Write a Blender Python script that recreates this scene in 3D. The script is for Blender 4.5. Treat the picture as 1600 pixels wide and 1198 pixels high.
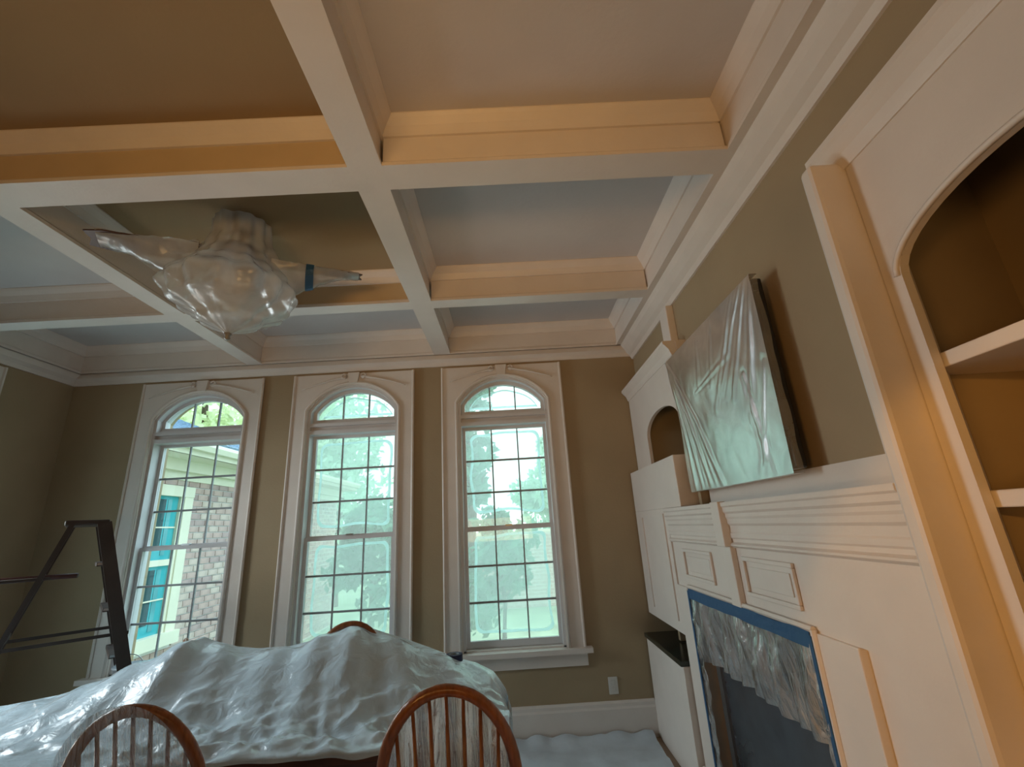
import bpy, bmesh, math, random
from mathutils import Vector, Matrix, noise
random.seed(7)
for o in list(bpy.data.objects): bpy.data.objects.remove(o)
C = bpy.context.scene.collection
SC = bpy.context.scene
PI = math.pi

# ------------------------------------------------------------------ camera
TH, RO, PS, FPX = .304719, .060021, .015914, 705.0
EYE = Vector((0, 0, 1.55))
F_ = Vector((math.sin(PS)*math.cos(TH), math.cos(PS)*math.cos(TH), math.sin(TH)))
R0 = Vector((math.cos(PS), -math.sin(PS), 0)); U0 = R0.cross(F_)
R_ = math.cos(RO)*R0 - math.sin(RO)*U0
U_ = math.sin(RO)*R0 + math.cos(RO)*U0
cd = bpy.data.cameras.new('camera'); cam = bpy.data.objects.new('camera', cd); C.objects.link(cam)
cd.sensor_width = 36; cd.sensor_fit = 'HORIZONTAL'; cd.lens = 36*FPX/1600; cd.clip_start = .05; cd.clip_end = 200
cam.matrix_world = Matrix(((R_.x, U_.x, -F_.x, EYE.x), (R_.y, U_.y, -F_.y, EYE.y), (R_.z, U_.z, -F_.z, EYE.z), (0, 0, 0, 1)))
SC.camera = cam

# ------------------------------------------------------------------ world, lights, exposure
SC.view_settings.view_transform = 'Standard'; SC.view_settings.look = 'None'
SC.view_settings.exposure = 0; SC.view_settings.gamma = 1; SC.view_settings.use_curve_mapping = False
W = bpy.data.worlds.new('sky'); SC.world = W; W.use_nodes = True
bg = W.node_tree.nodes['Background']; bg.inputs[0].default_value = (.72, .93, 1.0, 1); bg.inputs[1].default_value = 2.8

def area(name, loc, target, sx, sy, power, col, spread=PI):
    l = bpy.data.lights.new(name, 'AREA'); l.shape = 'RECTANGLE'; l.size = sx; l.size_y = sy
    l.energy = power; l.color = col; l.spread = spread
    o = bpy.data.objects.new(name, l); C.objects.link(o); o.location = loc
    o.rotation_euler = (Vector(target)-Vector(loc)).to_track_quat('-Z', 'Y').to_euler(); return o
def spot(name, loc, target, power, col, ang, blend, r=.05):
    l = bpy.data.lights.new(name, 'SPOT'); l.energy = power; l.color = col; l.spot_size = math.radians(ang); l.spot_blend = blend
    l.shadow_soft_size = r
    o = bpy.data.objects.new(name, l); C.objects.link(o); o.location = loc
    o.rotation_euler = (Vector(target)-Vector(loc)).to_track_quat('-Z', 'Y').to_euler(); return o
COOL = (.86, .96, 1.0)
area('left_table_fill', (-3.93, 2.75, 1.9), (-.6, 2.6, .75), .7, 1.2, 22, COOL, math.radians(110))  # cool lamp added at the left window to brighten the draped table
area('low_ceiling_fill', (-3.9, 2.85, .55), (.2, 2.6, 2.6), .7, .6, 6, (1, .93, .85), math.radians(100))  # added fill below the sill, lifts the beam undersides and back panels
area('outside_cool_fill', (-1.4, 8.0, 7.6), (-1.4, 2.4, .7), 4.0, 2.0, 350, (.6, .78, 1.0))  # unseen lamp added on top of the sky, cools table cover and ceiling
area('kitchen_uplight', (-.7, -1.9, 1.5), (-.6, 2.2, 3.35), 2.2, .5, 8.6, (1, .56, .20), math.radians(70))
area('kitchen_lamp', (-2.0, -1.2, 1.2), (1.2, 1.5, 1.9), .8, .8, 3.5, (1, .48, .13), math.radians(70))
spot('mantel_warm_spot', (-1.5, -1.3, 2.1), (1.1, .2, .9), 130, (1, .46, .09), 45, .10)  # added spot; its cone edge draws the warm light border on the mantel

# ------------------------------------------------------------------ materials
def mat(name, col, rough=.6, metal=0, bump=0, bscale=30, vary=.0, vscale=6, spec=.5, coat=0, stretch=None):
    m = bpy.data.materials.new(name); m.use_nodes = True
    nt = m.node_tree; b = nt.nodes['Principled BSDF']
    b.inputs['Base Color'].default_value = (*col, 1); b.inputs['Roughness'].default_value = rough
    b.inputs['Metallic'].default_value = metal; b.inputs['Specular IOR Level'].default_value = spec
    if coat: b.inputs['Coat Weight'].default_value = coat
    tc = nt.nodes.new('ShaderNodeTexCoord'); src = tc.outputs['Object']
    if stretch:
        mp = nt.nodes.new('ShaderNodeMapping'); mp.inputs['Scale'].default_value = stretch
        nt.links.new(src, mp.inputs['Vector']); src = mp.outputs['Vector']
    if vary:
        n = nt.nodes.new('ShaderNodeTexNoise'); n.inputs['Scale'].default_value = vscale; n.inputs['Detail'].default_value = 4
        nt.links.new(src, n.inputs['Vector'])
        r = nt.nodes.new('ShaderNodeValToRGB'); r.color_ramp.elements[0].position = .3; r.color_ramp.elements[1].position = .7
        r.color_ramp.elements[0].color = (*[max(0, c*(1-vary)) for c in col], 1)
        r.color_ramp.elements[1].color = (*[min(1, c*(1+vary)) for c in col], 1)
        nt.links.new(n.outputs['Fac'], r.inputs['Fac']); nt.links.new(r.outputs['Color'], b.inputs['Base Color'])
    if bump:
        n = nt.nodes.new('ShaderNodeTexNoise'); n.inputs['Scale'].default_value = bscale; n.inputs['Detail'].default_value = 5
        nt.links.new(src, n.inputs['Vector'])
        u = nt.nodes.new('ShaderNodeBump'); u.inputs['Strength'].default_value = bump; u.inputs['Distance'].default_value = .01
        nt.links.new(n.outputs['Fac'], u.inputs['Height']); nt.links.new(u.outputs['Normal'], b.inputs['Normal'])
    return m
def film(name, col, clear, rough=.25, bump=.5, bscale=12, trans=.5, stretch=None, tint=(1, 1, 1)):
    """thin plastic sheet: part see-through, part milky (diffuse + translucent), glossy on top"""
    m = bpy.data.materials.new(name); m.use_nodes = True; nt = m.node_tree; nt.nodes.clear()
    N = nt.nodes.new; L = nt.links.new
    out = N('ShaderNodeOutputMaterial'); d = N('ShaderNodeBsdfDiffuse'); t = N('ShaderNodeBsdfTranslucent')
    d.inputs[0].default_value = (*col, 1); t.inputs[0].default_value = (*col, 1)
    g = N('ShaderNodeBsdfGlossy'); g.inputs['Roughness'].default_value = rough; g.inputs[0].default_value = (.9, .9, .9, 1)
    tr = N('ShaderNodeBsdfTransparent'); tr.inputs[0].default_value = (*tint, 1)
    m1 = N('ShaderNodeMixShader'); m1.inputs[0].default_value = trans; L(d.outputs[0], m1.inputs[1]); L(t.outputs[0], m1.inputs[2])
    m2 = N('ShaderNodeMixShader'); fr = N('ShaderNodeFresnel'); fr.inputs[0].default_value = 1.5
    L(fr.outputs[0], m2.inputs[0]); L(m1.outputs[0], m2.inputs[1]); L(g.outputs[0], m2.inputs[2])
    m3 = N('ShaderNodeMixShader'); L(m2.outputs[0], m3.inputs[1]); L(tr.outputs[0], m3.inputs[2])
    tc = N('ShaderNodeTexCoord'); src = tc.outputs['Object']
    if stretch:
        mp = N('ShaderNodeMapping'); mp.inputs['Scale'].default_value = stretch; L(src, mp.inputs['Vector']); src = mp.outputs['Vector']
    n = N('ShaderNodeTexNoise'); n.inputs['Scale'].default_value = bscale; n.inputs['Detail'].default_value = 5; n.inputs['Distortion'].default_value = .6
    L(src, n.inputs['Vector'])
    mr = N('ShaderNodeMapRange'); mr.inputs['From Min'].default_value = .3; mr.inputs['From Max'].default_value = .7
    mr.inputs['To Min'].default_value = max(0, clear-.12); mr.inputs['To Max'].default_value = min(1, clear+.12)
    L(n.outputs['Fac'], mr.inputs['Value']); L(mr.outputs[0], m3.inputs[0])
    bu = N('ShaderNodeBump'); bu.inputs['Strength'].default_value = bump; bu.inputs['Distance'].default_value = .02
    L(n.outputs['Fac'], bu.inputs['Height'])
    for s in (d, g, fr): L(bu.outputs[0], s.inputs['Normal'])
    L(m3.outputs[0], out.inputs[0]); return m
def frost(name, tint, milky, rough):
    m = bpy.data.materials.new(name); m.use_nodes = True; nt = m.node_tree; nt.nodes.clear(); N = nt.nodes.new; L = nt.links.new
    out = N('ShaderNodeOutputMaterial'); r = N('ShaderNodeBsdfRefraction'); r.inputs['Color'].default_value = (*tint, 1)
    r.inputs['Roughness'].default_value = rough; r.inputs['IOR'].default_value = 1.3
    t = N('ShaderNodeBsdfTranslucent'); t.inputs[0].default_value = (*tint, 1)
    mx = N('ShaderNodeMixShader'); mx.inputs[0].default_value = milky; L(r.outputs[0], mx.inputs[1]); L(t.outputs[0], mx.inputs[2])
    L(mx.outputs[0], out.inputs[0]); return m

white = mat('white_trim_paint', (.72, .655, .60), .45, bump=.08, bscale=60, vary=.03)
wwhite = mat('white_window_paint', (.66, .65, .66), .4, vary=.03)
primer = mat('white_primer_ceiling', (.60, .56, .54), .85, bump=.12, bscale=40, vary=.05, vscale=2)
tan = mat('tan_wall_paint', (.36, .272, .165), .8, bump=.1, bscale=60, vary=.06, vscale=2)
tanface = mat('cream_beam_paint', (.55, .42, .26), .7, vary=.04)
tanceil = mat('tan_ceiling_paint', (.33, .225, .115), .85, bump=.1, bscale=40, vary=.05, vscale=2)
niche = mat('brown_niche_paint', (.34, .26, .16), .8, vary=.06, vscale=3)
gray = mat('gray_muntin', (.28, .30, .31), .5)
glass = None
wood = mat('varnished_oak', (.24, .08, .024), .3, bump=.25, bscale=18, vary=.35, vscale=10, coat=.4, stretch=(6, 6, 1))
tablewood = mat('dark_table_wood', (.10, .032, .016), .35, vary=.3, vscale=8, coat=.3, stretch=(1, 8, 8))
darkmetal = mat('dark_ladder_fibreglass', (.045, .03, .024), .5, vary=.2)
steel = mat('brushed_steel', (.45, .45, .45), .35, metal=1)
fanbrown = mat('brown_fan_wood', (.07, .03, .018), .4, vary=.2)
bronze = mat('bronze_metal', (.10, .05, .03), .35, metal=.7)
blue = mat('blue_painters_tape', (.02, .085, .20), .55, bump=.2)
navy = mat('navy_tape', (.006, .02, .08), .5)
black = mat('black_plastic', (.012, .011, .012), .35)
firebox = mat('sooty_firebrick', (.03, .03, .032), .9, bump=.3, vary=.3)
fireglass = mat('grey_fire_glass', (.05, .06, .075), .25, vary=.2)
granite = mat('dark_green_stone', (.02, .028, .022), .2, vary=.4, vscale=40)
dust = mat('pale_dust_sheet', (.55, .62, .68), .5, bump=.6, bscale=8, vary=.12, vscale=5)
floorm = mat('oak_floor', (.30, .19, .11), .4, vary=.2)
plate = mat('white_outlet_plastic', (.62, .60, .56), .35)
paper = mat('pale_bucket_plastic', (.35, .40, .44), .4)
brickm = [mat('brick_%s' % n, c, .9, bump=.4, bscale=50, vary=.15, vscale=12) for n, c in
          (('rose', (.50, .35, .32)), ('plum', (.42, .30, .29)), ('sand', (.56, .44, .39)))]
mortar = mat('pale_mortar', (.80, .78, .76), .9, bump=.2)
cream = mat('cream_exterior_paint', (.78, .74, .60), .6, vary=.03)
cyanpane = mat('teal_reflecting_pane', (.06, .42, .48), .08, spec=.6)
curtain = mat('dark_between_curtains', (.02, .07, .08), .8, vary=.3, stretch=(1, 20, 1))  # painted dark for the unlit opening between the curtains
curtainp = mat('teal_curtain', (.10, .36, .40), .8, vary=.2)
shingle = mat('blue_grey_shingle', (.24, .32, .42), .9, bump=.5, bscale=20, vary=.25, vscale=14)
grass = mat('grass', (.30, .40, .26), .95, vary=.3, vscale=2, bump=.5)
bark = mat('bark', (.10, .07, .05), .9, bump=.6, vary=.3)
def leafm(n, c):
    m = mat(n, c, .7, vary=.35, vscale=3); nt = m.node_tree; b = nt.nodes['Principled BSDF']
    t = nt.nodes.new('ShaderNodeBsdfTranslucent'); t.inputs[0].default_value = (*[min(1, x*1.5) for x in c], 1)
    x = nt.nodes.new('ShaderNodeMixShader'); x.inputs[0].default_value = .45
    nt.links.new(b.outputs[0], x.inputs[1]); nt.links.new(t.outputs[0], x.inputs[2])
    nt.links.new(x.outputs[0], nt.nodes['Material Output'].inputs[0]); return m
leafd = leafm('dark_leaf', (.07, .24, .15)); leafl = leafm('pale_leaf', (.40, .58, .46)); leafy = leafm('yellow_leaf', (.66, .72, .50))
filmwin = frost('window_masking_film', (.95, 1.0, 1.0), .14, .032)
filmedge = frost('window_film_border', (.99, .97, .92), .20, .03)
filmrim = film('rolled_film_rim', (.80, .99, 1.0), .05, .4, .1, 8, .9)
tvfilm = film('tv_cover_film', (.76, .79, .88), .10, .3, .2, 6, .05)
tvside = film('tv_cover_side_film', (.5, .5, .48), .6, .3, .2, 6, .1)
drape = film('table_cover_film', (.72, .89, 1.0), .04, .22, .7, 11, .14)
drape2 = film('chair_cover_film', (.80, .80, .80), .55, .2, .8, 10, .3, stretch=(6, 6, 1))
fanfilm = film('fan_cover_film', (.80, .79, .76), .34, .2, .8, 7, .55)
firefilm = film('firebox_cover_film', (.62, .64, .66), .25, .15, 1.0, 9, .2, stretch=(1, 5, 1.2))

# ------------------------------------------------------------------ helpers
def link(name, bm, m, parent=None, loc=None, smooth=False, doub=False):
    if doub: bmesh.ops.remove_doubles(bm, verts=bm.verts, dist=1e-5)
    bmesh.ops.recalc_face_normals(bm, faces=bm.faces)
    me = bpy.data.meshes.new(name); bm.to_mesh(me); bm.free()
    for x in (m if isinstance(m, (list, tuple)) else [m]): me.materials.append(x)
    if smooth:
        for p in me.polygons: p.use_smooth = True
    o = bpy.data.objects.new(name, me); C.objects.link(o)
    if parent: o.parent = parent
    if loc: o.location = loc
    return o
def tag(o, label=None, cat=None, group=None, kind=None):
    for k, v in (('label', label), ('category', cat), ('group', group), ('kind', kind)):
        if v: o[k] = v
    return o
def thing(name, label, cat, loc=(0, 0, 0), rz=0, group=None, kind=None):
    o = bpy.data.objects.new(name, None); C.objects.link(o); o.location = loc; o.rotation_euler = (0, 0, rz)
    o.empty_display_size = .1
    return tag(o, label, cat, group, kind)
def B(*boxes, bev=0):
    """boxes: (x0,x1,y0,y1,z0,z1)"""
    bm = bmesh.new()
    for x0, x1, y0, y1, z0, z1 in boxes: addbox(bm, x0, x1, y0, y1, z0, z1, bev)
    return bm
def addbox(bm, x0, x1, y0, y1, z0, z1, bev=0):
    if bev:
        t = bmesh.new(); addbox(t, x0, x1, y0, y1, z0, z1)
        bmesh.ops.bevel(t, geom=t.edges[:], offset=bev, segments=2, affect='EDGES', profile=.5)
        me = bpy.data.meshes.new('tmp'); t.to_mesh(me); t.free(); bm.from_mesh(me); bpy.data.meshes.remove(me); return
    v = [bm.verts.new(p) for p in ((x0, y0, z0), (x1, y0, z0), (x1, y1, z0), (x0, y1, z0), (x0, y0, z1), (x1, y0, z1), (x1, y1, z1), (x0, y1, z1))]
    for f in ((0, 3, 2, 1), (4, 5, 6, 7), (0, 1, 5, 4), (1, 2, 6, 5), (2, 3, 7, 6), (3, 0, 4, 7)): bm.faces.new([v[i] for i in f])
def prism(bm, pts, fn, a, b):
    """pts: 2D outline; fn(u,v,w) -> xyz; extruded w from a to b"""
    va = [bm.verts.new(fn(u, v, a)) for u, v in pts]; vb = [bm.verts.new(fn(u, v, b)) for u, v in pts]
    n = len(pts); bm.faces.new(va); bm.faces.new(vb[::-1])
    for i in range(n): bm.faces.new((va[i], va[(i+1) % n], vb[(i+1) % n], vb[i]))
XZ = lambda u, v, w: (u, w, v)      # outline in x,z ; extrude along y
YZ = lambda u, v, w: (w, u, v)      # outline in y,z ; extrude along x
XY = lambda u, v, w: (u, v, w)
def tube(bm, pts, r, n=8, cap=True, flat=1.0, up=Vector((0, 0, 1)), closed=False):
    pts = [Vector(p) for p in pts]; rings = []; N = len(pts)
    for i, p in enumerate(pts):
        if closed: d = pts[(i+1) % N]-pts[i-1]
        else: d = pts[min(i+1, N-1)]-pts[max(i-1, 0)]
        d.normalize(); a = d.cross(up)
        if a.length < 1e-3: a = d.cross(Vector((1, 0, 0)))
        a.normalize(); b = a.cross(d).normalized()
        rr = r[i] if isinstance(r, (list, tuple)) else r
        rings.append([bm.verts.new(p+a*rr*math.cos(2*PI*k/n)+b*rr*flat*math.sin(2*PI*k/n)) for k in range(n)])
    for i in range(N if closed else N-1):
        A, Bq = rings[i], rings[(i+1) % N]
        for k in range(n): bm.faces.new((A[k], A[(k+1) % n], Bq[(k+1) % n], Bq[k]))
    if cap and not closed: bm.faces.new(rings[0][::-1]); bm.faces.new(rings[-1])
def lathe(bm, prof, c=(0, 0, 0), n=20):
    rings = [[bm.verts.new((c[0]+r*math.cos(2*PI*k/n), c[1]+r*math.sin(2*PI*k/n), c[2]+z)) for k in range(n)] for r, z in prof]
    for A, Bq in zip(rings, rings[1:]):
        for k in range(n): bm.faces.new((A[k], A[(k+1) % n], Bq[(k+1) % n], Bq[k]))
    bm.faces.new(rings[0][::-1]); bm.faces.new(rings[-1])
def grid(bm, nu, nv, fn, thick=0):
    v = [[bm.verts.new(fn(i/nu, j/nv)) for j in range(nv+1)] for i in range(nu+1)]
    for i in range(nu):
        for j in range(nv): bm.faces.new((v[i][j], v[i+1][j], v[i+1][j+1], v[i][j+1]))
def cop(o, parent=None):
    c = o.copy(); C.objects.link(c)
    if parent: c.parent = parent
    for ch in list(o.children): cop(ch, c)
    return c
def ss(a, b, x):
    t = max(0, min(1, (x-a)/(b-a))); return t*t*(3-2*t)
def struct(o, label, cat='wall'): return tag(o, label, cat, kind='structure')

# ------------------------------------------------------------------ room shell
ZB, ZP = 3.11, 3.36
BACK = 4.0
WC = (-2.78, -1.395, -.035); HW = .405; ZS0, ZSP, ZTOP = .62, 2.64, 2.875
def arcpts(hw, zsp, rise, n=16, cx=0, off=0):
    R = (hw*hw+rise*rise)/(2*rise); zc = zsp+rise-R; a0 = math.asin(min(1, hw/R)) if rise <= hw else PI-math.asin(hw/R)
    return [(cx+(R+off)*math.sin(-a0+2*a0*i/n), zc+(R+off)*math.cos(-a0+2*a0*i/n)) for i in range(n+1)]
bm = bmesh.new()
edges = [-4.2]+[e for c in WC for e in (c-HW, c+HW)]+[1.7]
for i in range(0, 8, 2): addbox(bm, edges[i], edges[i+1], BACK, BACK+.22, 0, ZP+.1)
for c in WC:
    addbox(bm, c-HW, c+HW, BACK, BACK+.22, 0, ZS0-.03)
    pts = [(c-HW, ZP+.1)]+arcpts(HW, ZSP, ZTOP-ZSP, 16, c)+[(c+HW, ZP+.1)]
    for (x0, z0), (x1, z1) in zip(pts[1:-1], pts[2:-1]):
        prism(bm, [(x0, z0), (x1, z1), (x1, ZP+.1), (x0, ZP+.1)], XZ, BACK, BACK+.22)
struct(link('wall_back', bm, tan), 'tan back wall holding the three tall arched windows')
LW = -4.0
bm = bmesh.new()
LWIN = 2.85   # left wall window centre (y)
addbox(bm, LW-.2, LW, LWIN+HW, BACK, 0, ZP+.1); addbox(bm, LW-.2, LW, -3, LWIN-HW, 0, ZP+.1)
addbox(bm, LW-.2, LW, LWIN-HW, LWIN+HW, 0, ZS0); 
a = arcpts(HW, ZSP, ZTOP-ZSP, 16, LWIN)
for (x0, z0), (x1, z1) in zip(a, a[1:]): prism(bm, [(x0, z0), (x1, z1), (x1, ZP+.1), (x0, ZP+.1)], YZ, LW-.2, LW)
struct(link('wall_left', bm, tan), 'tan left wall in shadow behind the stepladder')
# right wall: chimney breast face at x=1.22 between the built-ins, wall above them
struct(link('wall_right', B((1.22, 1.75, 1.255, 2.80, 1.13, ZP+.1), (1.22, 1.75, -3, 1.255, 2.60, ZP+.1), (1.22, 1.75, 2.80, BACK, 2.60, ZP+.1),
     (1.60, 1.75, -3, 1.255, 0, 2.6), (1.60, 1.75, 2.80, BACK, 0, 2.6)), tan), 'tan chimney wall behind the wrapped television')
struct(link('wall_rear', B((-4.2, 1.75, -3.2, -3, 0, ZP+.1)), tan), 'tan wall behind the camera position')
struct(link('floor', B((-4.2, 1.75, -3.2, BACK+.2, -.12, 0)), floorm), 'wooden floor under the dust sheets', 'floor')
ce = thing('ceiling', 'coffered ceiling of recessed flat panels', 'ceiling', kind='structure')
link('ceiling_slab', B((-4.2, 1.75, -3.2, BACK+.2, ZP+.1, ZP+.25)), primer, ce)
BX = (-2.31, -.572); BY = (.47, 1.70, 2.95)
xs = (-4.0, -2.31, -.572, 1.25); ys = (-3, .47, 1.70, 2.95, 4.0)
for i in range(3):
    for j in range(4):
        m = tanceil if (i == 1 and j in (1, 2)) else primer
        link('ceiling_panel', B((xs[i]+.002, xs[i+1]-.002, ys[j]+.002, ys[j+1]-.002, ZP, ZP+.09)), m, ce)

# beams: profile across the beam
def beamprof(hw, left=True, right=True):
    half = [(hw, 0), (hw+.006, .006), (hw+.006, .018), (hw-.004, .026), (hw-.008, .035), (hw-.008, ZP-ZB-.07)]
    return half
def crownprof(hw, s):
    z1 = ZP-ZB
    return [(s*(hw-.01), z1-.085), (s*(hw+.004), z1-.085), (s*(hw+.010), z1-.07), (s*(hw+.022), z1-.045), (s*(hw+.045), z1-.02), (s*(hw+.055), z1-.006), (s*(hw+.055), z1), (s*(hw-.01), z1)]
beamn = [0]
def beam(axis, c, a, b, hw, label, facem=white, sides=(1, -1), bottom=None):
    beamn[0] += 1
    fn = (lambda u, v, w: (c+u, w, ZB+v)) if axis == 'y' else (lambda u, v, w: (w, c+u, ZB+v))
    t = thing('trim_%d' % beamn[0], label, 'beam', kind='structure')
    bm = bmesh.new(); h = ZP-ZB
    prism(bm, [(-hw+.008, .03), (hw-.008, .03), (hw-.008, h), (-hw+.008, h)], fn, a, b); link('fascia', bm, facem, t)
    bm = bmesh.new(); prism(bm, [(-hw-.006, 0), (hw+.006, 0), (hw+.006, .018), (hw-.003, .03), (-hw+.003, .03), (-hw-.006, .018)], fn, a, b)
    link('bottom_board', bm, bottom or white, t)
    for s in sides:
        bm = bmesh.new(); prism(bm, crownprof(hw, s), fn, a, b); link('crown_moulding', bm, white, t)
    return t
beam('y', BX[1], -3, 3.93, .070, 'long white ceiling beam running to the gap between second and third windows')
beam('y', BX[0], -3, 3.93, .062, 'long white ceiling beam passing behind the wrapped fan toward the left window')
names = ['left edge cell', 'fan cell column', 'chimney side column']
for j, y in enumerate(BY):
    for i in range(3):
        x0 = xs[i]+(0, .068, .076)[i]; x1 = (xs[1]-.068, xs[2]-.076, 1.0601)[i]
        where = ['out of sight behind the camera', 'crossing nearest to the camera', 'crossing between fan and windows'][j]
        col = ['at the far left', 'in the middle column beside the fan', 'in the right column beside the television'][i]
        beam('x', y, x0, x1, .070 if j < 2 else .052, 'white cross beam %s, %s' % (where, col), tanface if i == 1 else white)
# perimeter beams with crown
def perim(fn, a, b, label, w=.17):
    beamn[0] += 1
    t = thing('trim_%d' % beamn[0], label, 'crown moulding', kind='structure'); h = ZP-ZB
    bm = bmesh.new(); prism(bm, [(0, .03), (w-.008, .03), (w-.008, h), (0, h)], fn, a, b); link('fascia', bm, white, t)
    bm = bmesh.new(); prism(bm, [(0, 0), (w, 0), (w, .018), (w-.006, .03), (0, .03)], fn, a, b); link('bottom_board', bm, white, t)
    bm = bmesh.new(); prism(bm, [(u+w, v) for u, v in [(-.01, h-.085), (.004, h-.085), (.01, h-.07), (.022, h-.045), (.045, h-.02), (.055, h-.006), (.055, h), (-.01, h)]], fn, a, b); link('cell_moulding', bm, white, t)
    # crown between beam underside and wall
    q = .13 if w > .1 else .10
    bm = bmesh.new(); prism(bm, [(0, -q), (.014, -q), (.02, -q+.012), (.03, -q+.03), (.06, -q+.055), (min(w-.02, .095), -q+.095), (min(w-.02, .105), -q+.115), (min(w-.01, .115), 0), (0, 0)], fn, a, b)
    link('crown_moulding', bm, white, t, smooth=False); return t
perim(lambda u, v, w: (1.22-u, w, ZB+v), -3, 3.99, 'white crown and perimeter beam above the chimney wall', .16)
perim(lambda u, v, w: (w, BACK-u, ZB+v), -4.0, 1.22, 'white crown and frieze running above the three arched windows', .07)
perim(lambda u, v, w: (LW+u, w, ZB+v), -3, 3.99, 'white crown moulding along the shadowed left wall', .10)
# baseboards
def baseb(name, fn, a, b, label):
    bm = bmesh.new(); prism(bm, [(0, 0), (.025, 0), (.025, .19), (.018, .205), (.018, .225), (.008, .24), (0, .24)], fn, a, b)
    struct(link(name, bm, white), label, 'baseboard')
baseb('baseboard_back', lambda u, v, w: (w, BACK-u, v), -4.0, 1.0, 'tall white baseboard under the three windows')
baseb('baseboard_left', lambda u, v, w: (LW+u, w, v), -3, BACK-.03, 'tall white baseboard along the left wall')

# ------------------------------------------------------------------ windows
def make_window(name, label, fn, cx, filmed, full=True):
    """fn(u,v,w): u along wall, v up, w depth (0 = wall face, + = into the wall)"""
    t = thing(name, label, 'window', kind='structure')
    def P(nm, m, outlines, par=t, **k):
        bm = bmesh.new()
        for pts, a, b in outlines: prism(bm, [(cx+u, v) for u, v in pts], fn, a, b)
        return link(nm, bm, m, par, **k)
    R = lambda u0, u1, v0, v1: [(u0, v0), (u1, v0), (u1, v1), (u0, v1)]
    zt = 2.985; co = .545
    arc = arcpts(HW, ZSP, ZTOP-ZSP)
    head = [([(x0, z0), (x1, z1), (x1, zt), (x0, zt)], -.022, 0) for (x0, z0), (x1, z1) in zip(arc, arc[1:])]
    P('casing', white, [(R(-co, -HW, ZS0, zt), -.022, 0), (R(HW, co, ZS0, zt), -.022, 0)]+head)
    # raised band around the opening
    bm = bmesh.new(); path = [(cx-HW-.018, ZS0)]+[(cx+u, v) for u, v in arcpts(HW, ZSP, ZTOP-ZSP, 20, 0, .018)]+[(cx+HW+.018, ZS0)]
    tube(bm, [fn(u, v, -.028) for u, v in path], .014, 6); link('arch_moulding', bm, white, t, smooth=True)
    bm = bmesh.new(); path = [(cx-co, ZS0), (cx-co, zt)]; tube(bm, [fn(u, v, -.024) for u, v in path], .012, 6)
    path = [(cx+co, ZS0), (cx+co, zt)]; tube(bm, [fn(u, v, -.024) for u, v in path], .012, 6); link('back_band', bm, white, t)
    # keystone + swan neck scrolls
    P('keystone', white, [([(-.038, ZTOP+.01), (.038, ZTOP+.01), (.052, 2.985), (-.052, 2.985)], -.05, -.02)])
    for s in (-1, 1):
        bm = bmesh.new()
        pp = [fn(cx+s*(.075+.40*q), 2.945-.10*q**1.4, -.034) for q in [i/10 for i in range(11)]]
        curl = [fn(cx+s*(.09+.022*math.cos(x)), 2.955+.022*math.sin(x), -.038) for x in [i*.7 for i in range(9)]]
        tube(bm, pp, [.013-.009*i/10 for i in range(11)], 6); tube(bm, curl, .008, 6); link('scroll_moulding', bm, white, t, smooth=True)
    # jamb liner
    ja = [(-HW, ZS0)]+arc+[(HW, ZS0)]; jb = [(-HW+.022, ZS0)]+[(u, v) for u, v in arcpts(HW-.022, ZSP, ZTOP-ZSP-.022)]+[(HW-.022, ZS0)]
    P('jamb', wwhite, [([ja[i], ja[i+1], jb[i+1], jb[i]], 0, .16) for i in range(len(ja)-1)])
    g = HW-.022
    P('transom_bar', wwhite, [(R(-g, g, 2.43, 2.465), .0, .15), (R(-g, g, 2.465, 2.50), .03, .15), (R(-g, g, 2.50, 2.53), -.004, .15), (R(-g, g, 2.53, 2.55), .045, .15)])
    # sash frames
    def sash(nm, v0, v1, w, st=.028, bt=.04, tp=.03):
        s = P(nm, wwhite, [(R(-g, -g+st, v0, v1), w, w+.035), (R(g-st, g, v0, v1), w, w+.035), (R(-g+st, g-st, v0, v0+bt), w, w+.035), (R(-g+st, g-st, v1-tp, v1), w, w+.035)])
        i0, i1, j0, j1 = -g+st, g-st, v0+bt, v1-tp
        for k in (1, 2):
            u = i0+(i1-i0)*k/3; P('muntin', gray, [(R(u-.006, u+.006, j0, j1), w+.01, w+.024)], s)
            v = j0+(j1-j0)*k/3; P('muntin', gray, [(R(i0, i1, v-.008, v+.008), w+.008, w+.026)], s)
        P('pane', glassm, [(R(i0, i1, j0, j1), w+.015, w+.019)], s)
    sash('lower_sash', ZS0+.015, 1.55, .055, bt=.05, tp=.03); sash('upper_sash', 1.525, 2.435, .092, bt=.035)
    # arched light frame
    oa = arcpts(g, ZSP, ZTOP-ZSP-.022); ia = arcpts(g-.03, ZSP, ZTOP-ZSP-.055)
    fr = P('arched_frame', wwhite, [([oa[i], oa[i+1], ia[i+1], ia[i]], .06, .11) for i in range(len(oa)-1)] + [(R(-g, g, 2.55, 2.575), .06, .11), (R(-g, -g+.03, 2.575, ZSP), .06, .11), (R(g-.03, g, 2.575, ZSP), .06, .11)])
    for k in (-1, 1):
        u = k*(g-.03)/3; P('muntin', gray, [(R(u-.006, u+.006, 2.575, 2.80), .07, .09)], fr)
    P('pane', glassm, [([(-g+.03, 2.575), (g-.03, 2.575)]+ia[::-1], .078, .082)], fr)
    # stool + apron
    P('window_sill', white, [(R(-.60, .60, ZS0-.035, ZS0), -.075, 0), (R(-g-.02, g+.02, ZS0-.03, ZS0+.012), 0, .16)])
    P('apron', white, [(R(-.56, .56, ZS0-.13, ZS0-.035), -.02, 0)])
    P('sash_lock', steel, [(R(-.03, .03, 1.55, 1.565), .05, .08)])
    return t
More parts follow.
